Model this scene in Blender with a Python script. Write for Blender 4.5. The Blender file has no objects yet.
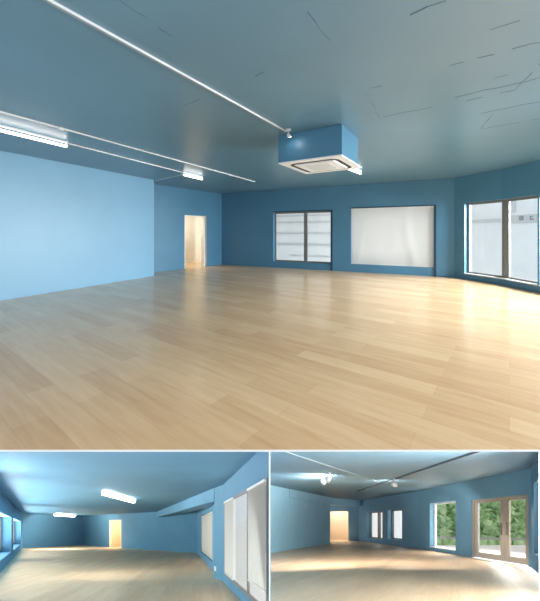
import bpy, bmesh, math, random
from mathutils import Vector, Matrix
random.seed(4)
S = bpy.context.scene
C = S.collection

# ------------------------------------------------------------------ camera, world, exposure
FPX = 312.0                       # focal length in pixels of the 540-wide frame
EYE = 1.25                        # eye height above the upper floor
cam = bpy.data.cameras.new('camera')
cam.sensor_fit = 'HORIZONTAL'; cam.sensor_width = 36.0
cam.lens = FPX / 540.0 * 36.0
cam.shift_y = -(300.5 - 232.0) / 540.0
cam.clip_start = 0.02; cam.clip_end = 400
co = bpy.data.objects.new('camera', cam); C.objects.link(co)
co.location = (0, 0, EYE); co.rotation_euler = (math.pi / 2, 0, 0)
S.camera = co

w = bpy.data.worlds.new('overcast'); S.world = w; w.use_nodes = True
bg = w.node_tree.nodes['Background']
bg.inputs[0].default_value = (0.97, 0.985, 1.0, 1); bg.inputs[1].default_value = 1.0

def daylight(name, loc, target, sx, sy, power, col=(.95, .98, 1.0)):
    l = bpy.data.lights.new(name, 'AREA'); l.shape = 'RECTANGLE'; l.size = sx; l.size_y = sy; l.energy = power; l.color = col
    o = bpy.data.objects.new(name, l); C.objects.link(o); o.location = loc
    o.rotation_euler = (Vector(target) - Vector(loc)).to_track_quat('-Z', 'Y').to_euler()
    return o


# daylight outside the windows that lie to the right (upper room), left (lower left room); the lower right room gets added fill behind an invented window
def daylight_along(name, p, q, h, inward, L, col=(.95, .98, 1.0)):
    """Sky light outside a window band running p-q (world points), h tall, radiance L, facing inward."""
    p, q, inward = Vector(p), Vector(q), Vector(inward)
    x = (q - p).normalized(); z = -(inward - x * inward.dot(x)).normalized(); y = z.cross(x)
    l = bpy.data.lights.new(name, 'AREA'); l.shape = 'RECTANGLE'; l.size = (q - p).length; l.size_y = h
    l.energy = L * math.pi * l.size * h; l.color = col
    o = bpy.data.objects.new(name, l); C.objects.link(o)
    m = Matrix((x, y, z)).transposed().to_4x4(); m.translation = (p + q) / 2; o.matrix_world = m
    return o


daylight('daylight_right_windows', (8.8, 5.5, 2.2), (-4, 6.7, 1.2), 5.6, 3, 3300)
daylight_along('daylight_lower_left_windows', (-5.75, 4.4, -3.1), (-20.5, 24.4, -22.4), 2.4, (1, .4, 0), 14, (1, .975, .94))  # near end also shines through the added, unseen left window
daylight_along('daylight_lower_middle_windows', (-.02, 4.3, -4.3), (-.02, 17, -16.3), 2.6, (-1, 0, 0), 2.8)
daylight_along('fill_light_lower_right', (5.75, 5.3, -3.6), (3.95, 2.2, -.75), 2.0, (-.86, .5, 0), 50, (1, .985, .96))  # added fill light outside an invented corner window, out of view
daylight_along('daylight_above_glazed_door', (8.9, 8.6, -4.3), (9.6, 16.0, -11.2), 2.2, (-1, 0, -.8), 15, (1, .98, .95))

S.view_settings.view_transform = 'Standard'; S.view_settings.look = 'None'
S.view_settings.gamma = 1.0; S.view_settings.use_curve_mapping = False
S.view_settings.exposure = 0.0
S.cycles.max_bounces = 12; S.cycles.diffuse_bounces = 8; S.cycles.glossy_bounces = 4
S.cycles.transparent_max_bounces = 16; S.cycles.sample_clamp_indirect = 6.0


# ------------------------------------------------------------------ materials
def lin(r, g, b):
    return tuple(((c / 255) / 12.92 if c / 255 <= .04045 else ((c / 255 + .055) / 1.055) ** 2.4) for c in (r, g, b)) + (1,)


def mat(name, col, rough=.5, emit=None, strength=0, noise=0, scale=4, bump=0, metal=0, spec=.5, trans=0):
    m = bpy.data.materials.new(name); m.use_nodes = True
    nt = m.node_tree; b = nt.nodes['Principled BSDF']
    b.inputs['Roughness'].default_value = rough; b.inputs['Metallic'].default_value = metal
    b.inputs['Specular IOR Level'].default_value = spec
    b.inputs['Base Color'].default_value = col
    if noise or bump:
        tc = nt.nodes.new('ShaderNodeTexCoord'); n = nt.nodes.new('ShaderNodeTexNoise')
        n.inputs['Scale'].default_value = scale; n.inputs['Detail'].default_value = 5
        nt.links.new(tc.outputs['Object'], n.inputs['Vector'])
    if noise:
        r = nt.nodes.new('ShaderNodeValToRGB')
        r.color_ramp.elements[0].position = .3; r.color_ramp.elements[1].position = .7
        r.color_ramp.elements[0].color = tuple(c * (1 - noise) for c in col[:3]) + (1,)
        r.color_ramp.elements[1].color = tuple(min(1, c * (1 + noise)) for c in col[:3]) + (1,)
        nt.links.new(n.outputs['Fac'], r.inputs['Fac']); nt.links.new(r.outputs['Color'], b.inputs['Base Color'])
    if bump:
        bp = nt.nodes.new('ShaderNodeBump'); bp.inputs['Strength'].default_value = bump
        bp.inputs['Distance'].default_value = .02
        nt.links.new(n.outputs['Fac'], bp.inputs['Height']); nt.links.new(bp.outputs['Normal'], b.inputs['Normal'])
    if emit:
        b.inputs['Emission Color'].default_value = emit; b.inputs['Emission Strength'].default_value = strength
    return m


def glass_mat():
    m = bpy.data.materials.new('glass'); m.use_nodes = True
    nt = m.node_tree; nt.nodes.remove(nt.nodes['Principled BSDF'])
    t = nt.nodes.new('ShaderNodeBsdfTransparent'); t.inputs[0].default_value = (.97, .985, .98, 1)
    g = nt.nodes.new('ShaderNodeBsdfGlossy'); g.inputs['Roughness'].default_value = .03
    lw = nt.nodes.new('ShaderNodeLayerWeight'); lw.inputs['Blend'].default_value = .5
    p = nt.nodes.new('ShaderNodeMath'); p.operation = 'POWER'; p.inputs[1].default_value = 5
    nt.links.new(lw.outputs['Facing'], p.inputs[0])
    f = nt.nodes.new('ShaderNodeMath'); f.operation = 'MULTIPLY_ADD'; f.inputs[1].default_value = .4; f.inputs[2].default_value = .02
    nt.links.new(p.outputs[0], f.inputs[0])
    mx = nt.nodes.new('ShaderNodeMixShader')
    nt.links.new(f.outputs[0], mx.inputs[0]); nt.links.new(t.outputs[0], mx.inputs[1]); nt.links.new(g.outputs[0], mx.inputs[2])
    nt.links.new(mx.outputs[0], nt.nodes['Material Output'].inputs['Surface'])
    return m


def fabric_mat(name, col, through):
    m = bpy.data.materials.new(name); m.use_nodes = True
    nt = m.node_tree; nt.nodes.remove(nt.nodes['Principled BSDF'])
    d = nt.nodes.new('ShaderNodeBsdfDiffuse'); t = nt.nodes.new('ShaderNodeBsdfTranslucent')
    tc = nt.nodes.new('ShaderNodeTexCoord'); n = nt.nodes.new('ShaderNodeTexNoise'); n.inputs['Scale'].default_value = 60
    r = nt.nodes.new('ShaderNodeValToRGB')
    r.color_ramp.elements[0].color = tuple(c * .93 for c in col[:3]) + (1,); r.color_ramp.elements[1].color = col
    nt.links.new(tc.outputs['Object'], n.inputs['Vector']); nt.links.new(n.outputs['Fac'], r.inputs['Fac'])
    nt.links.new(r.outputs['Color'], d.inputs[0]); nt.links.new(r.outputs['Color'], t.inputs[0])
    mx = nt.nodes.new('ShaderNodeMixShader'); mx.inputs[0].default_value = through
    nt.links.new(d.outputs[0], mx.inputs[1]); nt.links.new(t.outputs[0], mx.inputs[2])
    nt.links.new(mx.outputs[0], nt.nodes['Material Output'].inputs['Surface'])
    return m


def plank_mat(name, angle, width, length, c1, c2, rough=.32, tint=1.0):
    m = bpy.data.materials.new(name); m.use_nodes = True
    nt = m.node_tree; b = nt.nodes['Principled BSDF']; L = nt.links
    tc = nt.nodes.new('ShaderNodeTexCoord')
    sx = nt.nodes.new('ShaderNodeSeparateXYZ'); L.new(tc.outputs['Object'], sx.inputs[0])
    cx = nt.nodes.new('ShaderNodeCombineXYZ'); L.new(sx.outputs[0], cx.inputs[0]); L.new(sx.outputs[1], cx.inputs[1])
    rot = nt.nodes.new('ShaderNodeVectorRotate'); rot.rotation_type = 'Z_AXIS'; rot.inputs['Angle'].default_value = -angle
    L.new(cx.outputs[0], rot.inputs['Vector'])
    br = nt.nodes.new('ShaderNodeTexBrick')
    br.offset = .37; br.offset_frequency = 2; br.squash = 1
    br.inputs['Scale'].default_value = 1
    br.inputs['Brick Width'].default_value = length; br.inputs['Row Height'].default_value = width
    br.inputs['Mortar Size'].default_value = .0012; br.inputs['Bias'].default_value = 0
    br.inputs['Color1'].default_value = (0, 0, 0, 1); br.inputs['Color2'].default_value = (1, 1, 1, 1); br.inputs['Mortar'].default_value = (.3, .3, .3, 1)
    L.new(rot.outputs[0], br.inputs['Vector'])
    mp = nt.nodes.new('ShaderNodeMapping'); mp.inputs['Scale'].default_value = (1.1, 11, 1)
    L.new(rot.outputs[0], mp.inputs[0])
    n = nt.nodes.new('ShaderNodeTexNoise'); n.inputs['Scale'].default_value = 1.6; n.inputs['Detail'].default_value = 7; n.inputs['Roughness'].default_value = .6
    n.inputs['Distortion'].default_value = .4
    L.new(mp.outputs[0], n.inputs['Vector'])
    mp2 = nt.nodes.new('ShaderNodeMapping'); mp2.inputs['Scale'].default_value = (.5, 1.3, 1)
    L.new(rot.outputs[0], mp2.inputs[0])
    n2 = nt.nodes.new('ShaderNodeTexNoise'); n2.inputs['Scale'].default_value = 1.2; n2.inputs['Detail'].default_value = 2
    L.new(mp2.outputs[0], n2.inputs['Vector'])

    def mth(op, a, bb):
        x = nt.nodes.new('ShaderNodeMath'); x.operation = op
        for i, v in enumerate((a, bb)):
            if isinstance(v, (int, float)): x.inputs[i].default_value = v
            else: L.new(v, x.inputs[i])
        return x.outputs[0]
    bw = nt.nodes.new('ShaderNodeRGBToBW'); L.new(br.outputs['Color'], bw.inputs[0])
    v = mth('ADD', mth('MULTIPLY', bw.outputs[0], .34), mth('MULTIPLY', n.outputs['Fac'], .75))
    v = mth('ADD', v, mth('MULTIPLY', n2.outputs['Fac'], .25))
    v = mth('SUBTRACT', v, .17)
    r = nt.nodes.new('ShaderNodeValToRGB')
    r.color_ramp.elements[0].position = .15; r.color_ramp.elements[1].position = .85
    r.color_ramp.elements[0].color = c1; r.color_ramp.elements[1].color = c2
    L.new(v, r.inputs['Fac'])
    dk = nt.nodes.new('ShaderNodeMix'); dk.data_type = 'RGBA'
    L.new(mth('MULTIPLY', br.outputs['Fac'], .25), dk.inputs[0])
    L.new(r.outputs['Color'], dk.inputs[6]); dk.inputs[7].default_value = lin(120, 92, 62)
    L.new(dk.outputs[2], b.inputs['Base Color'])
    b.inputs['Roughness'].default_value = rough; b.inputs['Specular IOR Level'].default_value = .6
    bp = nt.nodes.new('ShaderNodeBump'); bp.inputs['Strength'].default_value = .15; bp.inputs['Distance'].default_value = .01
    L.new(n.outputs['Fac'], bp.inputs['Height']); L.new(bp.outputs['Normal'], b.inputs['Normal'])
    return m


M = {}
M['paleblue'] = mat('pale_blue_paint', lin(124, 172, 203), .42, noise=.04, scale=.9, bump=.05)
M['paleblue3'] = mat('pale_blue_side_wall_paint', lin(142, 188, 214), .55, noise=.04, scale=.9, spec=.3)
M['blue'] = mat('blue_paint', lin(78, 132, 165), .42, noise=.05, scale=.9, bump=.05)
M['ceil'] = mat('blue_ceiling_paint', lin(98, 138, 161), .34, noise=.07, scale=.7, bump=.10, spec=1.0)
M['blue2'] = mat('blue_paint_matt', lin(94, 148, 182), .6, noise=.05, scale=.9, spec=.3)
M['blue3'] = mat('pale_blue_paint_matt', lin(112, 157, 184), .6, noise=.05, scale=.9, spec=.3)
M['ceil3'] = mat('pale_blue_ceiling_paint', lin(114, 150, 172), .5, noise=.05, scale=.7, spec=.4)
M['ceil2'] = mat('blue_ceiling_paint_matt', lin(96, 149, 182), .55, noise=.05, scale=.7, spec=.3)
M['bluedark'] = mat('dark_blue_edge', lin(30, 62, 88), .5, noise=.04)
M['crack'] = mat('plaster_crack', lin(66, 96, 114), .7)
M['floor'] = plank_mat('oak_planks', math.radians(-37.5), .19, 1.25, lin(200, 160, 118), lin(230, 198, 156), rough=.23)
M['floor2'] = plank_mat('oak_planks_fanned', math.atan2(1, -.22), .22, 2.4, lin(218, 176, 134), lin(244, 212, 170), rough=.5)
M['floor3'] = plank_mat('oak_planks_warm', math.atan2(2.03, 1.24), .22, 2.2, lin(180, 146, 112), lin(210, 178, 144), rough=.42)
M['white'] = mat('white_gloss', lin(240, 240, 238), .4, noise=.02)
M['edge'] = mat('white_slab_edge', (.93, .94, .94, 1), .6, noise=.01)
M['rail'] = mat('white_enamel', lin(232, 236, 238), .35, noise=.02)
M['darkrail'] = mat('grey_enamel', lin(96, 108, 116), .4, noise=.03)
M['grey2'] = mat('pale_grey_enamel', lin(138, 152, 160), .6, noise=.03)
M['alu'] = mat('grey_aluminium', lin(128, 128, 126), .4, noise=.03, metal=.2)
M['tan'] = mat('beige_door_frame', lin(176, 165, 152), .45, noise=.03)
M['cream'] = mat('cream_plaster', lin(238, 226, 204), .7, noise=.03)
M['ac'] = mat('ivory_plastic', lin(238, 244, 252), .45, noise=.02)
M['slot'] = mat('dark_slot', lin(52, 52, 54), .6, noise=.05)
M['grille'] = mat('ivory_grille', lin(226, 230, 234), .55, noise=.06, scale=60)
M['tube'] = mat('lit_tube', (1, 1, 1, 1), .3, emit=(1, .94, .90, 1), strength=7)
M['tube2'] = mat('bright_lit_tube', (1, 1, 1, 1), .3, emit=(1, .95, .88, 1), strength=10)
M['tube3'] = mat('far_lit_tube', (1, 1, 1, 1), .3, emit=(1, .95, .88, 1), strength=10)
M['lens'] = mat('lit_lens', (1, 1, 1, 1), .3, emit=(1, .97, .92, 1), strength=8)
M['glass'] = glass_mat()
M['sheet'] = fabric_mat('white_blind_fabric', lin(240, 239, 237), .6)
M['greyblind'] = fabric_mat('grey_blind_fabric', lin(192, 189, 182), .35)
M['facade'] = mat('white_render', (.88, .88, .88, 1), .8, noise=.03, scale=1.5)
M['facade2'] = mat('grey_white_render', (.5, .505, .505, 1), .8, noise=.05, scale=1.5)
M['facade2grey'] = mat('mid_grey_trim', (.37, .375, .38, 1), .8, noise=.03)
M['facadegrey'] = mat('grey_cladding', lin(208, 210, 210), .8, noise=.03)
M['signgrey'] = mat('grey_sign_panel', lin(206, 206, 205), .7, noise=.03)
M['ink'] = mat('grey_lettering', lin(146, 148, 152), .8)
M['paving'] = mat('pale_paving', lin(224, 216, 210), .9, noise=.06, scale=.8)
M['kerb'] = mat('kerb_stone', lin(150, 150, 142), .9, noise=.05)
M['mat'] = mat('door_mat', lin(128, 120, 110), .9, noise=.2, scale=40)


def leaf_mat():
    m = bpy.data.materials.new('hedge_leaves'); m.use_nodes = True
    nt = m.node_tree; b = nt.nodes['Principled BSDF']; L = nt.links
    tc = nt.nodes.new('ShaderNodeTexCoord'); n = nt.nodes.new('ShaderNodeTexNoise')
    n.inputs['Scale'].default_value = 1.3; n.inputs['Detail'].default_value = 8; n.inputs['Roughness'].default_value = .7
    L.new(tc.outputs['Object'], n.inputs['Vector'])
    r = nt.nodes.new('ShaderNodeValToRGB')
    r.color_ramp.elements[0].position = .35; r.color_ramp.elements[0].color = lin(112, 158, 96)
    r.color_ramp.elements[1].position = .66; r.color_ramp.elements[1].color = lin(206, 226, 176)
    L.new(n.outputs['Fac'], r.inputs['Fac']); L.new(r.outputs['Color'], b.inputs['Base Color'])
    b.inputs['Roughness'].default_value = .8
    return m


M['leaf'] = leaf_mat()


# ------------------------------------------------------------------ rooms: plan position + height above that room's floor
class Room:
    """H ceiling height, eye height, slope = how far the floor falls per metre walked in, vh = its horizon row in the photograph."""
    def __init__(s, vh, k, H=2.735):
        s.vh, s.k, s.H = vh, k, H
        s.eye = k * H
        s.slope = (vh - 232.0) / FPX
    def plan(s, px, h):                       # plan point of a wall foot seen at column px where the wall is h pixels tall
        D = FPX * s.H / h
        return Vector(((px - 270) / FPX * D, D))
    def floor(s, px, py):
        D = FPX * s.eye / (py - s.vh); return Vector(((px - 270) / FPX * D, D))
    def ceil(s, px, py, drop=0.0):
        D = FPX * (s.H - drop - s.eye) / (s.vh - py); return Vector(((px - 270) / FPX * D, D))
    def height(s, py, D):
        return s.eye + (s.vh - py) / FPX * D
    def W(s, p, h):
        return Vector((p[0], p[1], EYE - s.eye - s.slope * p[1] + h))
    def hit(s, A, B, px):                     # where the sight line of column px meets the line A-B, and the fraction along it
        k = (px - 270) / FPX
        d = B - A
        t = (k * A.y - A.x) / (d.x - k * d.y)
        return A + d * t, t


R1 = Room(232.0, .457)
R2 = Room(529.7, .535)
R3 = Room(523.3, .44)


# ------------------------------------------------------------------ mesh builder in room coordinates
class MB:
    def __init__(s, room): s.r = room; s.v = []; s.f = []
    def hexa(s, lo, hi):                      # two 4-rings of (plan point, height)
        n = len(s.v); s.v += [s.r.W(p, h) for p, h in lo + hi]
        k = len(lo)
        s.f.append(tuple(n + i for i in reversed(range(k)))); s.f.append(tuple(n + k + i for i in range(k)))
        for i in range(k):
            j = (i + 1) % k; s.f.append((n + i, n + j, n + k + j, n + k + i))
        return s
    def poly(s, pts, h0, h1):
        return s.hexa([(p, h0) for p in pts], [(p, h1) for p in pts])
    def bar(s, a, b, wid, h0, h1, side=0.0):  # box along plan line a-b, width wid, shifted sideways
        d = (b - a).normalized(); n = Vector((-d.y, d.x))
        o = n * side
        return s.poly([a + o - n * wid / 2, b + o - n * wid / 2, b + o + n * wid / 2, a + o + n * wid / 2], h0, h1)
    def tube(s, a, ha, b, hb, r, seg=12, r2=None):
        pa, pb = s.r.W(a, ha), s.r.W(b, hb)
        d = (pb - pa).normalized()
        u = d.cross(Vector((0, 0, 1)) if abs(d.z) < .9 else Vector((1, 0, 0))).normalized(); v = d.cross(u)
        n = len(s.v)
        for p, rr in ((pa, r), (pb, r2 if r2 is not None else r)):
            for i in range(seg):
                t = 2 * math.pi * i / seg; s.v.append(p + (u * math.cos(t) + v * math.sin(t)) * rr)
        s.f.append(tuple(n + i for i in reversed(range(seg)))); s.f.append(tuple(n + seg + i for i in range(seg)))
        for i in range(seg):
            j = (i + 1) % seg; s.f.append((n + i, n + j, n + seg + j, n + seg + i))
        return s
    def build(s, name, m, parent=None, kind=None, bevel=0, smooth=False):
        base = Vector((0, 0, 0))
        me = bpy.data.meshes.new(name)
        me.from_pydata([tuple(x) for x in s.v], [], s.f)
        bm = bmesh.new(); bm.from_mesh(me)
        bmesh.ops.recalc_face_normals(bm, faces=bm.faces)
        bm.to_mesh(me); bm.free()
        me.materials.append(m)
        o = bpy.data.objects.new(name, me); C.objects.link(o)
        if smooth:
            for p in me.polygons: p.use_smooth = len(p.vertices) == 4
        if bevel:
            b = o.modifiers.new('bevel', 'BEVEL'); b.width = bevel; b.segments = 2; b.limit_method = 'ANGLE'
        if parent:
            o.parent = parent; o.matrix_parent_inverse = Matrix.Translation(-parent.location)
        if kind: o['kind'] = kind
        return o


def thing(name, label, cat, loc, group=None):
    o = bpy.data.objects.new(name, None); C.objects.link(o); o.location = loc; o.empty_display_size = .1
    o['label'] = label; o['category'] = cat
    if group: o['group'] = group
    return o


def tag(o, label, cat, group=None):
    o['label'] = label; o['category'] = cat
    if group: o['group'] = group
    return o


def wall(name, room, A, B, openings=(), m=None, thick=.16, out=1, h0=0.0, h1=None, parent=None):
    """Wall from A to B; the room face is the line A-B, thickness goes to the side out (+1 = left of A->B). openings: (s0, s1, w0, w1) in metres along."""
    h1 = room.H if h1 is None else h1
    L = (B - A).length; d = (B - A) / L; n = Vector((-d.y, d.x)) * out
    ss = sorted({0.0, L} | {x for o in openings for x in o[:2]}); hh = sorted({h0, h1} | {x for o in openings for x in o[2:4]})
    ss = [x for x in ss if -1e-6 <= x <= L + 1e-6]; hh = [x for x in hh if h0 - 1e-6 <= x <= h1 + 1e-6]
    def solid(i, j):
        if i < 0 or j < 0 or i >= len(ss) - 1 or j >= len(hh) - 1: return False
        cs, ch = (ss[i] + ss[i + 1]) / 2, (hh[j] + hh[j + 1]) / 2
        return not any(o[0] < cs < o[1] and o[2] < ch < o[3] for o in openings)
    mb = MB(room); idx = {}
    def vid(i, j, k):
        if (i, j, k) not in idx:
            idx[(i, j, k)] = len(mb.v); mb.v.append(room.W(A + d * ss[i] + n * thick * k, hh[j]))
        return idx[(i, j, k)]
    for i in range(len(ss) - 1):
        for j in range(len(hh) - 1):
            if not solid(i, j): continue
            for k in (0, 1): mb.f.append((vid(i, j, k), vid(i + 1, j, k), vid(i + 1, j + 1, k), vid(i, j + 1, k)))
            if not solid(i - 1, j): mb.f.append((vid(i, j, 0), vid(i, j + 1, 0), vid(i, j + 1, 1), vid(i, j, 1)))
            if not solid(i + 1, j): mb.f.append((vid(i + 1, j, 0), vid(i + 1, j + 1, 0), vid(i + 1, j + 1, 1), vid(i + 1, j, 1)))
            if not solid(i, j - 1): mb.f.append((vid(i, j, 0), vid(i + 1, j, 0), vid(i + 1, j, 1), vid(i, j, 1)))
            if not solid(i, j + 1): mb.f.append((vid(i, j + 1, 0), vid(i + 1, j + 1, 0), vid(i + 1, j + 1, 1), vid(i, j + 1, 1)))
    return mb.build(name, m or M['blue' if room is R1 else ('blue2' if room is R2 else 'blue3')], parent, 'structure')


def opening(room, A, B, p0, p1, t0, b0, t1=None, b1=None):
    """Opening between photo columns p0..p1: rows t0/b0 at p0 (and t1/b1 at p1) -> (s0, s1, w0, w1)."""
    L = (B - A).length
    a, s0 = room.hit(A, B, p0); b, s1 = room.hit(A, B, p1)
    tops = [room.height(t0, a.y)] + ([room.height(t1, b.y)] if t1 is not None else [])
    bots = [room.height(b0, a.y)] + ([room.height(b1, b.y)] if b1 is not None else [])
    s0, s1 = s0 * L, s1 * L
    if s0 > s1: s0, s1 = s1, s0
    return (s0, s1, max(0, sum(bots) / len(bots)), sum(tops) / len(tops))


def window(name, room, A, B, op, mullions=(), depth=.09, out=1, fw=.05, fd=.06, m=None, mull_w=None, bottom=None, pane=True, gdark=None):
    """Frame ring, mullions and one pane per bay set into the opening op of wall A-B."""
    m = m or M['alu']
    L = (B - A).length; d = (B - A) / L; n = Vector((-d.y, d.x)) * out
    s0, s1, w0, w1 = op; mw = mull_w or fw
    P = lambda s, off: A + d * s + n * off
    def slab(mb, sa, sb, wa, wb, da, db):
        mb.poly([P(sa, da), P(sb, da), P(sb, db), P(sa, db)], wa, wb)
    bt = bottom or fw
    fr = MB(room)
    slab(fr, s0, s0 + fw, w0, w1, depth, depth + fd); slab(fr, s1 - fw, s1, w0, w1, depth, depth + fd)
    slab(fr, s0 + fw, s1 - fw, w1 - fw, w1, depth, depth + fd); slab(fr, s0 + fw, s1 - fw, w0, w0 + bt, depth, depth + fd)
    root = fr.build(name, m, None, 'structure')
    cuts = [s0 + fw - mw / 2] + [x for x in mullions] + [s1 - fw + mw / 2]
    for x in mullions:
        mb = MB(room); slab(mb, x - mw / 2, x + mw / 2, w0 + bt, w1 - fw, depth - .005, depth + fd)
        mb.build('mullion', m, root)
    if pane:
        for a, b in zip(cuts[:-1], cuts[1:]):
            mb = MB(room); slab(mb, a + mw / 2, b - mw / 2, w0 + bt, w1 - fw, depth + fd * .45, depth + fd * .55)
            mb.build('pane', M['glass'], root)
    return root


def sill(room, A, B, op, out=1, m=None, depth=.09, proud=.02, th=.02, parent=None):
    L = (B - A).length; d = (B - A) / L; n = Vector((-d.y, d.x)) * out
    a, b = A + d * op[0], A + d * op[1]
    mb = MB(room); mb.poly([a - n * proud, b - n * proud, b + n * depth, a + n * depth], op[2], op[2] + th)
    return mb.build('sill', m or M['white'], parent)


# ================================================================== UPPER ROOM: shell
YF = 1.7915                                              # the open front of the section
Lf, Lc = R1.plan(0, 150), R1.plan(154, 96)               # left wall
dL = (Lc - Lf).normalized()
L0 = Lf + dL * ((YF - Lf.y) / dL.y)
K = R1.plan(221.7, 70.8)                                 # corner recess / back wall
K0 = R1.plan(155.5, 87.8); dK = (K - K0).normalized()
E = R1.plan(454.5, 99.7)                                 # corner back / bow wall
Wm = R1.plan(502, 116.0)                                 # fold of the bow wall
W1 = R1.plan(537.6, 132.5); dW = (W1 - Wm).normalized()
W2 = Vector((5.62, YF))
ret_n = Vector((-dL.y, dL.x))
K00 = K0 - dK * .62
REC = Lc + ret_n * 1.2

flo = MB(R1); flo.poly([L0, Lc, REC, K - dK * 3.4, K, E, Wm, W1, W2], -.006, 0)
floor_up = flo.build('floor', M['floor'], None, 'structure')
ce = MB(R1); ce.poly([L0 + Vector((-.3, 0)), Lf - ret_n * -.3, REC + ret_n * .1 + dL * .3, K - dK * 3.6 + Vector((-.3, .3)), K + Vector((0, .3)), E + Vector((.25, .25)), Wm + Vector((.3, 0)), W1 + Vector((.3, 0)), W2 + Vector((.3, 0))], R1.H, R1.H + .15)
ceil_up = ce.build('ceiling', M['ceil'], None, 'structure')

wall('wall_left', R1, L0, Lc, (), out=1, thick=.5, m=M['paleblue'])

dop = opening(R1, K00, K, 184.6, 205.0, 215.0, 269.0)
dop = (dop[0], dop[1], 0.0, dop[3])
wall('wall_recess', R1, K00, K, [dop], out=1, thick=.14)

o1 = opening(R1, K, E, 273.2, 331.0, 213.0, 262.3, 210.0, 263.0)
o2 = opening(R1, K, E, 350.7, 434.2, 208.8, 263.6, 205.6, 268.3)
wall('wall_back', R1, K, E, [o1, o2], out=1, thick=.22)

ob1 = opening(R1, E, Wm, 464.5, 501.9, 203.3, 273.8, 198.8, 278.8)
LA = (Wm - E).length
ob1 = (ob1[0], LA, ob1[2], ob1[3])
wall('wall_bow', R1, E, Wm, [ob1], out=1, thick=.2)
LB = (W1 - Wm).length
ob2 = (0.0, LB, ob1[2], ob1[3])
wall('wall_bow', R1, Wm, W1, [ob2], out=1, thick=.2)
LC = (W2 - W1).length
ob3 = (.04, LC - .35, ob1[2], ob1[3])
wall('wall_right', R1, W1, W2, [ob3], out=1, thick=.2)

# windows of the upper room
def s_at(room, A, B, px): return room.hit(A, B, px)[1] * (B - A).length
win1 = window('window_1', R1, K, E, o1, [s_at(R1, K, E, 304.3)], depth=.12, fw=.05, mull_w=.12)
win2 = window('window_2', R1, K, E, o2, [s_at(R1, K, E, 392)], depth=.14, fw=.05)
win3 = window('window_3', R1, E, Wm, ob1, [], depth=.1, fw=.06)
sill(R1, E, Wm, ob1, parent=win3, depth=.1)
MB(R1).poly([Wm + Vector((.085, .12)), Wm + Vector((.115, .13)), Wm + Vector((.115, -.10)), Wm + Vector((.085, -.10))], ob1[2], ob1[3]).build('mullion', M['alu'], win3)
win4 = window('window_4', R1, Wm, W1, ob2, [], depth=.1, fw=.06)
sill(R1, Wm, W1, ob2, parent=win4, depth=.1)
win5 = window('window_5', R1, W1, W2, ob3, [1.05, 2.1, 3.15], depth=.1, fw=.06)
sill(R1, W1, W2, ob3, parent=win5, depth=.1)

# strips coloured dark to imitate the shadow line running down to the floor at the right of the two back windows
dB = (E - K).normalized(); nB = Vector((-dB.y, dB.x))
for nm, op in (('shade_strip_1', o1), ('shade_strip_2', o2)):
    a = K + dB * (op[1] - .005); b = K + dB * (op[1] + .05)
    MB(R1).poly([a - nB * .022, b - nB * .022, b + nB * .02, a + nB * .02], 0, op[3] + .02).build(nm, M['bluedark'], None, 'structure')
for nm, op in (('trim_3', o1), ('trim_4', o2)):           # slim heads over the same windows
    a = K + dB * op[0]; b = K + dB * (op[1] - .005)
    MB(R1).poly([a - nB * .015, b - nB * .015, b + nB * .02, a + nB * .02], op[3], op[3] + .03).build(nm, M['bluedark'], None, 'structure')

# blind drawn over the wide back window
def blind(room, A, B, op, label, out=1, off=.06, m=None, group=None, folds=(), loc_h=0, head=True):
    L = (B - A).length; d = (B - A) / L; n = Vector((-d.y, d.x)) * out
    s0, s1, w0, w1 = op
    a, b = A + d * s0 + n * off, A + d * s1 + n * off
    t = thing('roller_blind', label, 'blind', room.W((a + b) / 2, w0), group)
    NX, NZ = 48, 16
    mb = MB(room)
    for k in (0,):
        for j in range(NZ + 1):
            for i in range(NX + 1):
                u, v = i / NX, j / NZ
                dz = .004 * math.sin(u * 17) * (1 - v) + sum(am * math.exp(-((u - c - sl * (v - 1)) / wd) ** 2) for c, sl, wd, am in folds)
                p = a + (b - a) * u + n * (-dz + .004 * k)
                mb.v.append(room.W(p, w0 + .03 + (w1 - w0 - .03) * v))
    N = (NX + 1) * (NZ + 1)
    for k in (0,):
        for j in range(NZ):
            for i in range(NX):
                q = k * N + j * (NX + 1) + i
                mb.f.append((q, q + 1, q + NX + 2, q + NX + 1))
    cl = mb.build('fabric', m or M['sheet'], t)
    for p in cl.data.polygons: p.use_smooth = True
    MB(room).bar(a, b, .02, w0 + .005, w0 + .03).build('bottom_rail', M['rail'], t)
    if head: MB(room).bar(a, b, .045, w1 - .04, w1 - .001).build('head_rail', M['rail'], t)
    return t
blind(R1, K, E, (o2[0] + .015, o2[1] - .015, o2[2] + .005, o2[3]), 'white drawn blind covering the wide window right of the air conditioner', off=.03, folds=[(.2, .12, .05, .02), (.62, -.16, .07, .03), (.72, .1, .05, .012)])

# recess doorway: white lined frame, corridor behind
dn = Vector((-dK.y, dK.x))
DA, DB = K00 + dK * dop[0], K00 + dK * dop[1]
fr = MB(R1)
fr.poly([DB - dK * .045, DB + dK * .0, DB + dn * .15, DB - dK * .045 + dn * .15], 0, dop[3])
fr.poly([DA, DA + dK * .03, DA + dK * .03 + dn * .15, DA + dn * .15], 0, dop[3])
fr.poly([DA + dK * .03, DB - dK * .045, DB - dK * .045 + dn * .15, DA + dK * .03 + dn * .15], dop[3] - .03, dop[3])
door1 = fr.build('door_1', M['white'], None, 'structure')
MB(R1).poly([DB, DB + dK * .06, DB + dK * .06 - dn * .015, DB - dn * .015], 0, dop[3] + .02).build('architrave', M['tan'], door1)

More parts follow.
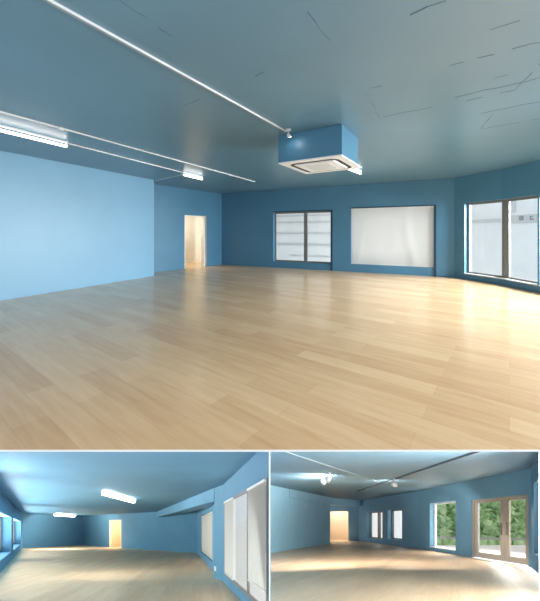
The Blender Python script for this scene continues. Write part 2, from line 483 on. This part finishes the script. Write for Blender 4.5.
def corridor(room, A, B, n, d, depth, side, H=2.4, power=12, fm=None, m=None, col=(1, .93, .82)):
    """Small lit lobby behind a doorway A-B (n points away from the room)."""
    a0, b0 = A - d * side + n * .14, B + d * side + n * .14
    a1, b1 = a0 + n * depth, b0 + n * depth
    m = m or M['cream']
    MB(room).poly([A + d * .0, B, B + n * .14, A + n * .14], -.006, 0).build('floor', fm, None, 'structure')
    MB(room).poly([a0, b0, b1, a1], -.006, 0).build('floor', fm, None, 'structure')
    MB(room).poly([a0, b0, b1, a1], H, H + .05).build('ceiling', m, None, 'structure')
    MB(room).poly([a1, b1, b1 + n * .06, a1 + n * .06], 0, H).build('wall_lobby', m, None, 'structure')
    MB(room).poly([a0, a1, a1 - d * .06, a0 - d * .06], 0, H).build('wall_lobby', m, None, 'structure')
    MB(room).poly([b0, b1, b1 + d * .06, b0 + d * .06], 0, H).build('wall_lobby', m, None, 'structure')
    l = bpy.data.lights.new('lobby_ceiling_light', 'AREA'); l.size = .5; l.energy = power; l.color = col
    o = bpy.data.objects.new('lobby_ceiling_light', l); C.objects.link(o)
    o.location = room.W((a0 + b0 + a1 + b1) / 4, H - .05)
    return a1, b1
ca, cb = corridor(R1, DA, DB, dn, dK, 1.3, 1.6, power=42, fm=M['floor'])
cm = ca + (cb - ca) * .5
MB(R1).poly([cm, cm + dK * .02, cm + dK * .02 - dn * .012, cm - dn * .012], 0, 2.3).build('trim_5', M['tan'], None, 'structure')

# hairline plaster cracks and board seams in the ceiling
cr = MB(R1)
def crack(*pts, wd=.012):
    P = [R1.ceil(x, y) for x, y in pts]
    for a, b in zip(P[:-1], P[1:]):
        n = max(2, int((b - a).length / .12)); d = (b - a).normalized(); q = Vector((-d.y, d.x)); prev = a
        for i in range(1, n + 1):
            nx = a + (b - a) * (i / n) + q * random.uniform(-.012, .012)
            if random.random() > .22: cr.bar(prev, nx, wd * random.uniform(.25, .85), R1.H - .0015, R1.H + .001)
            prev = nx
crack((375, 29), (410, 15), (446, 0), wd=.016)
crack((450, 65.5), (478, 58), (512, 49), (545, 40.5), wd=.013)
crack((455, 97.5), (485, 90), (515, 84), (545, 76), wd=.015)
crack((466, 101), (500, 93), (515, 90), (545, 58), wd=.012)
crack((480, 129), (487, 121), (492, 114), wd=.012)
crack((482, 129), (520, 122), (545, 118), wd=.010)
crack((360, 91), (382, 86), wd=.012)
crack((363, 88), (370, 101), (380, 118), wd=.007)
crack((298, 0), (330, 41), wd=.006)
crack((383, 117), (432, 107), wd=.008)
crack((470, 116), (520, 105), (545, 101), wd=.008)
crack((255, 76), (275, 68), wd=.008)
crack((176, 108), (200, 99), wd=.008)
crack((120, 0), (145, 18), (172, 36), wd=.006)
crack((490, 30), (520, 20), wd=.007)
crack((495, 78), (520, 71), wd=.006)
cr.build('crack', M['crack'], ceil_up)

# ================================================================== UPPER ROOM: fittings on the ceiling
H1 = R1.H
def tube_lamp(room, a, b, label, r=.016, hang=.085, glow=0, group='fluorescent strip lamps on the ceilings'):
    c = (a + b) / 2; d = (b - a).normalized(); H = room.H
    t = thing('fluorescent_lamp', label, 'lamp', room.W(c, H), group)
    MB(room).bar(a, b, .07 if r > .03 else .04, H - .035, H - .002).build('housing', M['rail'], t, bevel=.006)
    MB(room).tube(a + d * .02, H - hang, b - d * .02, H - hang, r).build('tube', M['tube' if room is R1 else ('tube3' if 'far' in label else 'tube2')], t, smooth=True)
    if room is not R1:
        l = bpy.data.lights.new('tube_glow', 'SPOT'); l.spot_size = 3.05; l.spot_blend = .1; l.specular_factor = 0
        l.energy = glow; l.color = (1, .96, .9); l.shadow_soft_size = .3
        o = bpy.data.objects.new('tube_glow', l); C.objects.link(o); o.parent = t; o.location = (0, 0, -hang - r - .03)
    for p in (a, b - d * .03):
        MB(room).bar(p, p + d * .03, .035, H - hang - .02, H - .035).build('end_cap', M['rail'], t)
    return t
tA, tB = R1.ceil(0, 130.2, .085), R1.ceil(67.5, 146.6, .085)
dT = (tB - tA).normalized()
tube_lamp(R1, tB - dT * 1.25, tB, 'long lit fluorescent strip lamp at the left edge above the pale blue wall', r=.02)
tC, tD = R1.ceil(182.5, 174.6, .085), R1.ceil(202.5, 179.4, .085)
tube_lamp(R1, tC, tD, 'short lit fluorescent strip lamp on the ceiling before the small doorway', r=.02)
tE, tF = R1.ceil(347, 168.5, .085), R1.ceil(361, 173.6, .085)
tube_lamp(R1, tE, tF, 'lit strip lamp showing from behind the boxed air conditioner', r=.02)

def conduit(room, pts, label, wd=.02, drop=.02, m=None, boxes=()):
    P = [room.ceil(*p) for p in pts]
    t = thing('ceiling_conduit', label, 'conduit', room.W(P[0], room.H))
    mb = MB(room)
    for a, b in zip(P[:-1], P[1:]): mb.bar(a, b, wd, room.H - drop, room.H)
    mb.build('channel', m or M['rail'], t)
    for p in boxes:
        q = room.ceil(*p); e = (P[-1] - P[0]).normalized()
        MB(room).bar(q - e * .03, q + e * .03, .05, room.H - .035, room.H).build('junction_box', m or M['rail'], t, bevel=.006)
    return t
pA = R1.ceil(0, 111.2); pB = R1.ceil(255, 181.5); dP = (pB - pA).normalized()
conduit(R1, [(-60, 94.6), (61, 127.6), (255, 181.5)], 'long thin white conduit across the ceiling beside the strip lamps', wd=.016, boxes=[(61, 127.6)])
conduit(R1, [(68.5, 143.0), (183, 172.2)], 'thin white conduit joining the two strip lamps on the ceiling', wd=.016)
conduit(R1, [(154.8, 180.6), (183, 174.2)], 'short white cable from the pale wall corner to the small strip lamp', wd=.014, drop=.012)

def track(room, a, b, label, wd=.03, drop=.03, m=None):
    t = thing('lighting_track', label, 'lighting track', room.W((a + b) / 2, room.H))
    d = (b - a).normalized()
    MB(room).bar(a, b, wd, room.H - drop, room.H).build('rail', m or M['rail'], t, bevel=.003)
    MB(room).bar(a, b, wd * .35, room.H - drop - .001, room.H - drop + .002).build('slot', M['darkrail'], t)
    MB(room).bar(b, b + d * .02, wd * 1.1, room.H - drop * 1.1, room.H).build('end_cap', m or M['rail'], t)
    return t

def spotlight(room, p, aim, label, r=.034, stem=.07, length=.1, power=4, group=None, under=0.0):
    H = room.H - under; a2 = Vector((aim[0], aim[1]))
    t = thing('spotlight', label, 'spotlight', room.W(p, H), group)
    MB(room).tube(p, H, p, H - .025, .04).build('mount', M['rail'], t, smooth=True)
    MB(room).tube(p, H - .02, p, H - stem, .009).build('stem', M['rail'], t, smooth=True)
    q = Vector((p.x + aim[0] * length, p.y + aim[1] * length)); h = H - stem - .0
    MB(room).tube(p - a2 * .02, h, q, h - aim[2] * length, r * .7, r2=r, seg=20).build('head', M['rail'], t, smooth=True)
    k = Vector((aim[0], aim[1])) * .006
    MB(room).tube(q, h - aim[2] * length, q + k, h - aim[2] * (length + .006), r * .86, seg=20).build('lens', M['lens'], t)
    l = bpy.data.lights.new('spot_bulb', 'SPOT'); l.spot_size = 3.0; l.spot_blend = .3; l.specular_factor = .15; l.energy = power; l.color = (1, .95, .88); l.shadow_soft_size = .03
    o = bpy.data.objects.new('spot_bulb', l); C.objects.link(o); o.parent = t
    o.rotation_euler = Vector((aim[0], aim[1], -aim[2])).to_track_quat('-Z', 'Y').to_euler()
    wp = room.W(q + Vector((aim[0], aim[1])) * .05, h - aim[2] * (length + .05)); o.location = wp - t.location
    return t
kA, kB = R1.ceil(51, 0), R1.ceil(285, 130.2)
dk_ = (kB - kA).normalized()
track(R1, kA - dk_ * .25, kB, 'white lighting track running diagonally across the ceiling to the boxed air conditioner', wd=.026, drop=.02)
spotlight(R1, R1.ceil(288.3, 129.0), (.35, .3, .8), 'small lit white spotlight at the end of the lighting track', stem=.07, length=.05, r=.03, power=.6)

# cassette air conditioner in its blue box
b0, b1 = R1.ceil(278.3, 135.7), R1.ceil(341.9, 123.7)
u = (b1 - b0).normalized(); v = Vector((-u.y, u.x)); wid = (b1 - b0).length
ac = thing('air_conditioner', 'square ivory ceiling air conditioner in a blue box in mid room', 'air conditioner', R1.W(b0 + u * wid / 2 + v * .45, H1 - .415), None)
MB(R1).poly([b0, b1, b1 + v * .76, b0 + v * .76], H1 - .415, H1 - .003).build('housing', M['blue'], ac)
pz = H1 - .415
def ring(mb, c0, su, sv, inset, wd, h0, h1, rad=.12, seg=6):
    def loop(i):
        r = max(.01, rad - i + inset); pts = []
        for cx, cy, a0 in ((su - i - r, i + r, -90), (su - i - r, sv - i - r, 0), (i + r, sv - i - r, 90), (i + r, i + r, 180)):
            for q in range(seg + 1):
                t = math.radians(a0 + 90 * q / seg); pts.append(c0 + u * (cx + r * math.cos(t)) + v * (cy + r * math.sin(t)))
        return pts
    o, n_ = loop(inset), loop(inset + wd)
    for i in range(len(o)):
        j = (i + 1) % len(o)
        mb.poly([o[i], o[j], n_[j], n_[i]], h0, h1)
    return n_
MB(R1).poly([b0 - u * .0 - v * .0, b1, b1 + v * 1.0, b0 + v * 1.0], pz - .022, pz).build('panel', M['ac'], ac, bevel=.006)
sl = MB(R1); inner = ring(sl, b0, wid, 1.0, .11, .05, pz - .026, pz - .018); sl.build('louvre_slot', M['slot'], ac)
ib = b0 + u * .165 + v * .165
MB(R1).poly([ib + u * .02 + v * .02, ib + u * (wid - .35) + v * .02, ib + u * (wid - .35) + v * .65, ib + u * .02 + v * .65], pz - .038, pz - .02).build('intake_panel', M['ac'], ac, bevel=.01)
g = MB(R1)
for i in range(14):
    y = .14 + i * .031
    a = ib + u * .14 + v * y; b = ib + u * (wid - .47) + v * y
    g.bar(a, b, .014, pz - .042, pz - .037)
g.build('intake_grille', M['grille'], ac)

# ------------------------------------------------------------------ outside the upper windows
out2 = (Vector((-dB.y, dB.x)))
fa, fb = K - dB * 1.5 + out2 * 5.0, K + dB * 5.2 + out2 * 5.0
bld = thing('building', 'white building across the way seen through the left back window', 'building', R1.W((fa + fb) / 2, -2))
MB(R1).poly([fa, fb, fb + out2 * 3, fa + out2 * 3], -2, 7).build('facade', M['facade2'], bld)
for h0, h1 in ((.62, .68), (1.2, 1.23), (1.75, 1.78), (2.08, 2.14), (3.1, 3.2)):
    MB(R1).poly([fa, fb, fb - out2 * .12, fa - out2 * .12], h0, h1).build('ledge', M['facade2grey'], bld)
rb = MB(R1)
rA = fa + dB * 2.2; rB_ = fa + dB * 6.6
for i in range(45):
    p = rA + (rB_ - rA) * (i / 44); rb.bar(p, p + dB * .03, .03, .1, 1.0, side=.35)
rb.bar(rA, rB_, .04, 1.0, 1.06, side=.35); rb.bar(rA, rB_, .04, .5, .54, side=.35)
rb.build('balcony_railing', M['facade2grey'], bld)
MB(R1).bar(rA, rB_, .5, .0, .1, side=.25).build('balcony', M['facade2'], bld)

# street front opposite the bow window
nW = Vector((dW.y, -dW.x)); 
if nW.x < 0: nW = -nW
f2a, f2b = Vector((9.6, 24.0)), Vector((11.4, -2.0))
dd = (f2b - f2a).normalized(); no = Vector((-dd.y, dd.x))
if no.x < 0: no = -no
sh = thing('shop_front', 'white shopfront across the street seen through the bow window', 'building', R1.W((f2a + f2b) / 2, -2))
MB(R1).poly([f2a, f2b, f2b + no * 3, f2a + no * 3], -2, 7).build('facade', M['facade'], sh)
def on2(px): return R1.hit(f2a, f2b, px)[0]
q0, q1 = on2(466), on2(501)
MB(R1).poly([q0, q1, q1 - no * .15, q0 - no * .15], R1.height(223.5, q0.y), R1.height(220.5, q0.y)).build('ledge', M['facadegrey'], sh)
q0, q1 = on2(505), on2(545)
sg = MB(R1).poly([q0, q1, q1 - no * .1, q0 - no * .1], R1.height(222.5, q1.y), R1.height(213.5, q1.y)).build('sign_board', M['signgrey'], sh)
def glyph(px, strokes):
    mb = MB(R1)
    for x0, y0, x1, y1 in strokes:
        a, b = on2(px + x0), on2(px + x1)
        mb.poly([a - no * .1, b - no * .1, b - no * .12, a - no * .12], R1.height(y1, a.y), R1.height(y0, a.y))
    mb.build('lettering', M['ink'], sg)
glyph(510, [(0, 218.5, 1.6, 219.7), (1.2, 217, 2.2, 220), (2.0, 215.8, 3.4, 217.4)])
glyph(521.5, [(0, 216, 4.6, 220.4)])
glyph(532.5, [(0, 216, .8, 220), (1.5, 216, 2.5, 217.2), (1.5, 218.6, 3.4, 220)])
q0, q1 = on2(505), on2(516)
MB(R1).poly([q0, q1, q1 - no * .05, q0 - no * .05], R1.height(212, q1.y), R1.height(200, q1.y)).build('shop_window', M['facadegrey'], sh)

# ================================================================== SECTION: cut slab edge, party wall
def wbox(name, x0, x1, y0, y1, z0, z1, m, kind='structure', parent=None):
    me = bpy.data.meshes.new(name); bm = bmesh.new(); bmesh.ops.create_cube(bm, size=1)
    for vv in bm.verts: vv.co = Vector(((x0 + x1) / 2 + vv.co.x * (x1 - x0), (y0 + y1) / 2 + vv.co.y * (y1 - y0), (z0 + z1) / 2 + vv.co.z * (z1 - z0)))
    bm.to_mesh(me); bm.free(); me.materials.append(m)
    o = bpy.data.objects.new(name, me); C.objects.link(o); o['kind'] = kind
    return o
zt, zb = 0.0, EYE - (451.3 - 232) / FPX * YF
wbox('trim_6', -7.0, 5.8, YF - .004, YF + .03, zb, zt, M['edge'])
zz = EYE - 420 / FPX * YF
YE = 4.38                                                # front ends of the lower party wall and of an added white border strip at far right
zz, zt2 = EYE - 420 / FPX * YE, EYE - 217.6 / FPX * YE
wbox('trim_7', -1.0 / FPX * YE, .1 / FPX * YE, YE - .004, YE + .004, zz, zt2, M['edge'])
wbox('added_border_strip', 269 / FPX * YE, 270.8 / FPX * YE, YE - .004, YE + .004, zz, zt2, M['edge'])

# ================================================================== LOWER LEFT ROOM
Y0 = 3.0
l_far = R2.plan(22.5, 34.7); l_near = R2.plan(0, 81.6); dl = (l_near - l_far).normalized()
l_end = l_far + dl * ((4.9 - l_far.y) / dl.y)
b_mid = R2.plan(83.5, 28.8); b_door = R2.plan(106, 32.2); b_right = R2.plan(197, 43.5)
r_w = R2.plan(224.5, 98.5); dr = (r_w - b_right).normalized()
r_end = b_right + dr * ((4.5 - b_right.y) / dr.y)
X0 = Vector((-.004, r_end.y)); 
if r_end.x > -.02: r_end.x = -.02
dr = (r_end - b_right).normalized()
P0 = Vector((-.02, Y0))
MB(R2).poly([l_end, l_far, b_mid, b_door, b_right, r_end, Vector((-.02, 4.45)), Vector((l_end.x, 4.75))], -.02, 0).build('floor', M['floor2'], None, 'structure')
MB(R2).poly([l_end, l_far, b_mid, b_door, b_right, r_end, Vector((-.02, 4.42)), Vector((l_end.x, 4.6))], R2.H, R2.H + .03).build('ceiling', M['ceil2'], None, 'structure')

# left wall with two windows, plus an unseen one added to brighten the room
wl1 = opening(R2, l_far, l_near, 13.6, 21.0, 518.8, 555.0, 522.0, 550.0)
A_, B_ = l_far, l_end
LL = (B_ - A_).length
def op2(p0, p1, wlo, whi):
    a = s_at(R2, A_, B_, p0); b = s_at(R2, A_, B_, p1); return (min(a, b), max(a, b), wlo, whi)
wo_a = op2(21.0, 13.2, .42, 2.05); wo_b = op2(11.5, -22, .42, 2.05)
wo_c = (wo_b[1] + .4, LL - .1, .3, 2.5)
wall('wall_left', R2, A_, B_, [wo_a, wo_b, wo_c], out=-1, thick=.5)
window('added_window_15', R2, A_, B_, wo_c, [(wo_c[0] + wo_c[1]) / 2], depth=.38, out=-1, fw=.08, fd=.1)
window('window_6', R2, A_, B_, wo_a, [(wo_a[0] + wo_a[1]) / 2], depth=.38, out=-1, fw=.12, fd=.1)
window('window_7', R2, A_, B_, wo_b, [wo_b[0] + (wo_b[1] - wo_b[0]) * .5], depth=.38, out=-1, fw=.1, fd=.1)
wall('wall_back', R2, l_far, b_mid, (), out=1, thick=.2)
wall('wall_back', R2, b_mid, b_door, (), out=1, thick=.2)
do2 = opening(R2, b_door, b_right, 109.3, 121.3, 520.0, 547.0)
do2 = (do2[0], do2[1], 0, do2[3])
wall('wall_back', R2, b_door, b_right, [do2], out=1, thick=.14)
dd2 = (b_right - b_door).normalized(); nn2 = Vector((-dd2.y, dd2.x))
da2, db2 = b_door + dd2 * do2[0], b_door + dd2 * do2[1]
f2 = MB(R2)
f2.poly([da2, da2 + dd2 * .06, da2 + dd2 * .06 + nn2 * .15, da2 + nn2 * .15], 0, do2[3]); f2.poly([db2 - dd2 * .06, db2, db2 + nn2 * .15, db2 - dd2 * .06 + nn2 * .15], 0, do2[3])
f2.poly([da2 + dd2 * .06, db2 - dd2 * .06, db2 - dd2 * .06 + nn2 * .15, da2 + dd2 * .06 + nn2 * .15], do2[3] - .05, do2[3])
f2.build('door_2', M['white'], None, 'structure')
corridor(R2, da2, db2, nn2, dd2, 1.4, .4, H=2.5, power=85, fm=M['floor2'], col=(1, .9, .72))

# right wall: small window, pier, big window
rA2, rB2 = b_right, r_end
def op3(p0, p1, t0, b0, t1=None, b1=None): return opening(R2, rA2, rB2, p0, p1, t0, b0, t1, b1)
wr_a = op3(200.6, 212.3, 516.0, 551.8, 511.0, 562.0)
wr_b = op3(225.0, 268.3, 502.6, 572.5, 476.0, 618.0)
Lr = (rB2 - rA2).length; sc_ = s_at(R2, rA2, rB2, 218)
wall('wall_right', R2, rA2, rA2 + dr * sc_, [wr_a], out=1, thick=.25)
rC2 = rA2 + dr * sc_
wall('wall_right', R2, rC2, rB2, [(wr_b[0] - sc_, wr_b[1] - sc_, wr_b[2], wr_b[3])], out=1, thick=.012)
w8 = window('window_8', R2, rA2, rB2, wr_a, [wr_a[0] + (wr_a[1] - wr_a[0]) * .5], depth=.1, fw=.12, fd=.08)
w9 = window('window_9', R2, rA2, rB2, wr_b, [s_at(R2, rA2, rB2, 248.7)], depth=-.02, fw=.06, fd=.03, mull_w=.1)
bl1 = (s_at(R2, rA2, rB2, 226), s_at(R2, rA2, rB2, 234.6), wr_b[2] + .06, wr_b[3] - .02)
bl2 = (s_at(R2, rA2, rB2, 249.8), s_at(R2, rA2, rB2, 267.6), wr_b[2] + .3, wr_b[3] - .02)
def swap(o): return (min(o[0], o[1]), max(o[0], o[1]), o[2], o[3])
blind(R2, rA2, rB2, swap(bl1), 'narrow grey blind at the far side of the big window, lower left room', off=-.035, m=M['greyblind'])
blind(R2, rA2, rB2, swap(bl2), 'wide grey blind on the near pane of the big window, lower left room', off=-.035, m=M['greyblind'])
mid = (wr_a[0] + wr_a[1]) / 2
blind(R2, rA2, rB2, (wr_a[0] + .1, wr_a[1] - .1, wr_a[2] + .05, wr_a[3] - .02), 'pale blind over the small window between back corner and pier', off=.04, m=M['greyblind'])
nr = Vector((-dr.y, dr.x))
pp1 = R2.plan(214.2, 89.5); pp2 = R2.plan(223.6, 97.2)
q1_ = R2.hit(rA2, rB2, 213.2)[0]
MB(R2).poly([pp1, pp2, pp2 + nr * .25, q1_ + nr * .2], 0, R2.H).build('wall_pier', M['blue2'], None, 'structure')
# beam from the back wall to the pier
be0 = R2.plan(155, 37.6) + Vector((0, .1)); be1 = R2.plan(214.2, 89.8)
bd = (be1 - be0).normalized(); bn = Vector((-bd.y, bd.x))
MB(R2).poly([be0, be1, be1 + bn * .6, be0 + bn * .6], R2.H - .4, R2.H).build('ceiling_beam', M['blue2'], None, 'structure')
so = R2.floor(213.6, 575)
ok = thing('wall_outlet', 'small white wall outlet low on the pier, lower left room', 'outlet', R2.W(pp1, .2))
pf = (pp2 - pp1).normalized(); pn = Vector((pf.y, -pf.x))
MB(R2).poly([pp1 + pf * .03, pp1 + pf * .2, pp1 + pf * .2 + pn * .012, pp1 + pf * .03 + pn * .012], .22, .36).build('plate', M['white'], ok)
MB(R2).poly([pp1 + pf * .08, pp1 + pf * .15, pp1 + pf * .15 + pn * .016, pp1 + pf * .08 + pn * .016], .25, .33).build('socket', M['rail'], ok)

# strip lamps
tube_lamp(R2, R2.ceil(103.5, 492.3, .09), R2.ceil(134, 501.0, .09), 'large lit strip lamp in the middle of the lower left ceiling', r=.07, hang=.09, glow=90)
tube_lamp(R2, R2.ceil(54.8, 514.0, .09), R2.ceil(75, 515.4, .09), 'small far lit strip lamp on the lower left ceiling', r=.08, hang=.12, glow=600)

# ================================================================== LOWER RIGHT ROOM
a_l = R3.plan(270.3, 68.5); a_r = R3.plan(330.2, 45.7)
c_l = R3.plan(328, 39.0); c_r = R3.plan(358.7, 40.0)
k_m = R3.plan(420, 58.2); k_r = R3.plan(530.5, 98.0)
t_e = R3.plan(541, 119.0); dte = (t_e - k_r).normalized()
t_end = k_r + dte * ((5.6 - k_r.y) / dte.y)
Y0 = 3.15
pl = Vector((.012, Y0)); pl2 = Vector((.012, a_l.y))
al2 = R3.hit(a_l, a_r, 270.35)[0]
Y0 = 4.4; pl = Vector((.012, Y0))
shape3 = [pl, Vector((.012, a_l.y)), a_r, c_l - Vector((1.2, -.1)), c_r, k_m, k_r, t_end, Vector((t_end.x, Y0))]
MB(R3).poly(shape3, -.02, 0).build('floor', M['floor3'], None, 'structure')
MB(R3).poly(shape3, R3.H, R3.H + .03).build('ceiling', M['ceil3'], None, 'structure')
wall('wall_left', R3, Vector((.012, a_l.y)), a_r, (), out=1, thick=.4, m=M['paleblue3'])
MB(R3).poly([Vector((-.008, Y0)), Vector((.010, Y0)), Vector((.010, a_l.y)), Vector((-.008, a_l.y))], 0, R3.H).build('wall_partition', M['blue3'], None, 'structure')
do3 = opening(R3, c_l - Vector((1.2, -.1)), c_r, 331.3, 348.3, 511.4, 541)
cl2 = c_l - Vector((1.2, -.1))
do3 = (do3[0] - .4, do3[1], 0, do3[3])
wall('wall_recess', R3, cl2, c_r, [do3], out=1, thick=.14)
d3 = (c_r - cl2).normalized(); n3 = Vector((-d3.y, d3.x))
corridor(R3, cl2 + d3 * do3[0], cl2 + d3 * do3[1], n3, d3, 1.6, 1.2, H=2.5, power=110, fm=M['floor3'])
# soffit along the top of the left wall
s0_ = R3.hit(a_l, a_r, 289)[0]; s1_ = R3.plan(360, 40.6)
nl = (a_r - a_l).normalized(); nl = Vector((-nl.y, nl.x))
MB(R3).poly([s0_ - nl * .05, a_r - nl * .08, s1_ - Vector((.0, .12)), s1_ + Vector((0, .6)), a_r + nl * .7, s0_ + nl * .3], R3.H - .4, R3.H).build('ceiling_beam', M['paleblue3'], None, 'structure')
# window wall in two facets
wa = opening(R3, c_r, k_m, 366.4, 382.3, 512.2, 537.9, 510.8, 539.6)
wb = opening(R3, c_r, k_m, 387.6, 402.0, 510.2, 538.6, 508.6, 540.8)
wall('wall_back', R3, c_r, k_m, [wa, wb], out=1, thick=.4)
w10 = window('window_10', R3, c_r, k_m, wa, [(wa[0] + wa[1]) / 2 + .1], depth=.25, fw=.07, fd=.1, mull_w=.22)
w11 = window('window_11', R3, c_r, k_m, wb, [], depth=.25, fw=.07, fd=.1)
wc = opening(R3, k_m, k_r, 429.8, 455.6, 502.6, 547.6, 501.0, 550.2)
wd_ = opening(R3, k_m, k_r, 471.5, 528.4, 499.4, 558.0, 494.8, 565.0)
wd_ = (wd_[0], wd_[1], 0, wd_[3])
wall('wall_back', R3, k_m, k_r, [wc, wd_], out=1, thick=.3)
w12 = window('window_12', R3, k_m, k_r, wc, [], depth=.2, fw=.06, fd=.08, m=M['white'])
sill(R3, k_m, k_r, wc, parent=w12, depth=.2, th=.03)
w13 = window('window_13', R3, k_r, t_end, (.7, 2.6, .42, 2.25), [], depth=.1, fw=.06)
wall('wall_right', R3, k_r, t_end, [(.7, 2.6, .42, 2.25)], out=1, thick=.2)
t_far = Vector((3.4, 2.75))  # unseen diagonal wall and window, added to let the fill light in
Lt = (t_far - t_end).length
wall('wall_right', R3, t_end, t_far, [(.15, Lt - .15, .3, 2.3)], out=1, thick=.06)
window('added_window_14', R3, t_end, t_far, (.15, Lt - .15, .3, 2.3), [Lt / 2], depth=.0, fw=.06, fd=.05)
# glazed double door
dk3 = (k_r - k_m).normalized(); nk3 = Vector((-dk3.y, dk3.x))
def dslab(mb, sa, sb, wa_, wb_, d0, d1):
    P = lambda s, off: k_m + dk3 * s + nk3 * off
    mb.poly([P(sa, d0), P(sb, d0), P(sb, d1), P(sa, d1)], wa_, wb_); return mb
sa, sb, wt = wd_[0], wd_[1], wd_[3]
dm = MB(R3); dslab(dm, sa, sa + .07, 0, wt, .04, .16); dslab(dm, sb - .07, sb, 0, wt, .04, .16); dslab(dm, sa + .07, sb - .07, wt - .07, wt, .04, .16)
door3 = dm.build('door_3', M['tan'], None, 'structure')
sm = s_at(R3, k_m, k_r, 502.6)
for x0, x1, g0, g1 in ((sa + .07, sm, s_at(R3, k_m, k_r, 475.9), s_at(R3, k_m, k_r, 498.2)), (sm, sb - .07, s_at(R3, k_m, k_r, 506.8), s_at(R3, k_m, k_r, 523.2))):
    lf = MB(R3); gz0, gz1 = .2, wt - .13
    dslab(lf, x0 + .004, g0, .01, wt - .075, .07, .12); dslab(lf, g1, x1 - .004, .01, wt - .075, .07, .12)
    dslab(lf, g0, g1, .01, gz0, .07, .12); dslab(lf, g0, g1, gz1, wt - .075, .07, .12)
    leaf = lf.build('leaf', M['tan'], door3)
    dslab(MB(R3), g0, g1, gz0, gz1, .09, .1).build('pane', M['glass'], leaf)
    hx = g1 + .06 if x1 == sm else g0 - .06
    MB(R3).tube(k_m + dk3 * hx + nk3 * .04, .85, k_m + dk3 * hx + nk3 * .04, 1.2, .02).build('handle', M['alu'], leaf)
# floor grating before the door
g0, g1 = R3.floor(478, 558.7), R3.floor(497, 561.6)
gd = (g1 - g0).normalized(); gn = Vector((gd.y, -gd.x))
gt = MB(R3).poly([g0, g1, g1 + gn * .28, g0 + gn * .28], 0, .012).build('door_mat', M['mat'], None)
tag(gt, 'flat grey mat on the floor before the glazed double door', 'mat')

# ceiling track, spots
conduit(R3, [(283, 450.5), (327, 465), (380.5, 482.3)], 'long thin pale cable track on the lower right ceiling', wd=.02, drop=.02, m=M['grey2'])
t0_, t1_ = R3.ceil(358, 490.6), R3.ceil(480, 450.0)
track(R3, t1_, t0_, 'dark grey lighting track crossing the lower right ceiling', wd=.075, drop=.05, m=M['darkrail'])
spotlight(R3, R3.ceil(329.5, 472.5), (-.45, .45, .75), 'right-hand one of the pair of lit spotlights, lower right room', stem=.12, length=.12, r=.09, power=280, group='spotlights on the lower right ceiling')
spotlight(R3, R3.ceil(325, 475.5), (-.5, .3, .75), 'left-hand one of the pair of lit spotlights, lower right room', stem=.12, length=.12, r=.09, power=280, group='spotlights on the lower right ceiling')
spotlight(R3, R3.ceil(394.2, 477.8), (.0, -.1, 1), 'single lit spotlight hanging from the dark lighting track', stem=.1, length=.1, r=.1, power=260, under=.052, group='spotlights on the lower right ceiling')

# outside the lower right room: paving, kerb and hedge
g_a = k_m + nk3 * .3 - dk3 * 3; g_b = k_r + nk3 * .3 + dk3 * 14
MB(R3).poly([g_a, g_b, g_b + nk3 * 26, g_a + nk3 * 26], -.12, -.05).build('ground', M['paving'], None, 'structure')
hd0 = R3.plan(419, 312 * 2.735 / 27.0); hd1 = R3.plan(600, 312 * 2.735 / 21.0)
hdir = (hd1 - hd0).normalized(); hn = Vector((-hdir.y, hdir.x))
mb = MB(R3); NX, NZ, NT = 90, 26, 3
Lh = (hd1 - hd0).length
rows = []
rr = random.Random(3)
path = [(0, z / NZ * 4.6) for z in range(NZ + 1)] + [(t_ / 6 * 1.6, 4.6) for t_ in range(1, 7)]
for i in range(NX + 1):
    for off, h in path:
        j = .22
        p = hd0 + hdir * (Lh * i / NX + rr.uniform(-j, j)) + hn * (off + rr.uniform(-j, j) + .25 * math.sin(i * .5 + h * 2.1))
        mb.v.append(R3.W(p, h + rr.uniform(-j, j) - (.1 if h else 1.0)))
n_ = len(path)
for i in range(NX):
    for j in range(n_ - 1):
        q = i * n_ + j; mb.f.append((q, q + n_, q + n_ + 1, q + 1))
hg = mb.build('hedge', M['leaf'], None)
tag(hg, 'tall leafy green hedge outside the glazed double door', 'hedge')
kb = MB(R3); kb.bar(hd0 - hn * .5, hd1 - hn * .5, .25, -.05, .12); ko = kb.build('kerb', M['kerb'], None, 'structure')
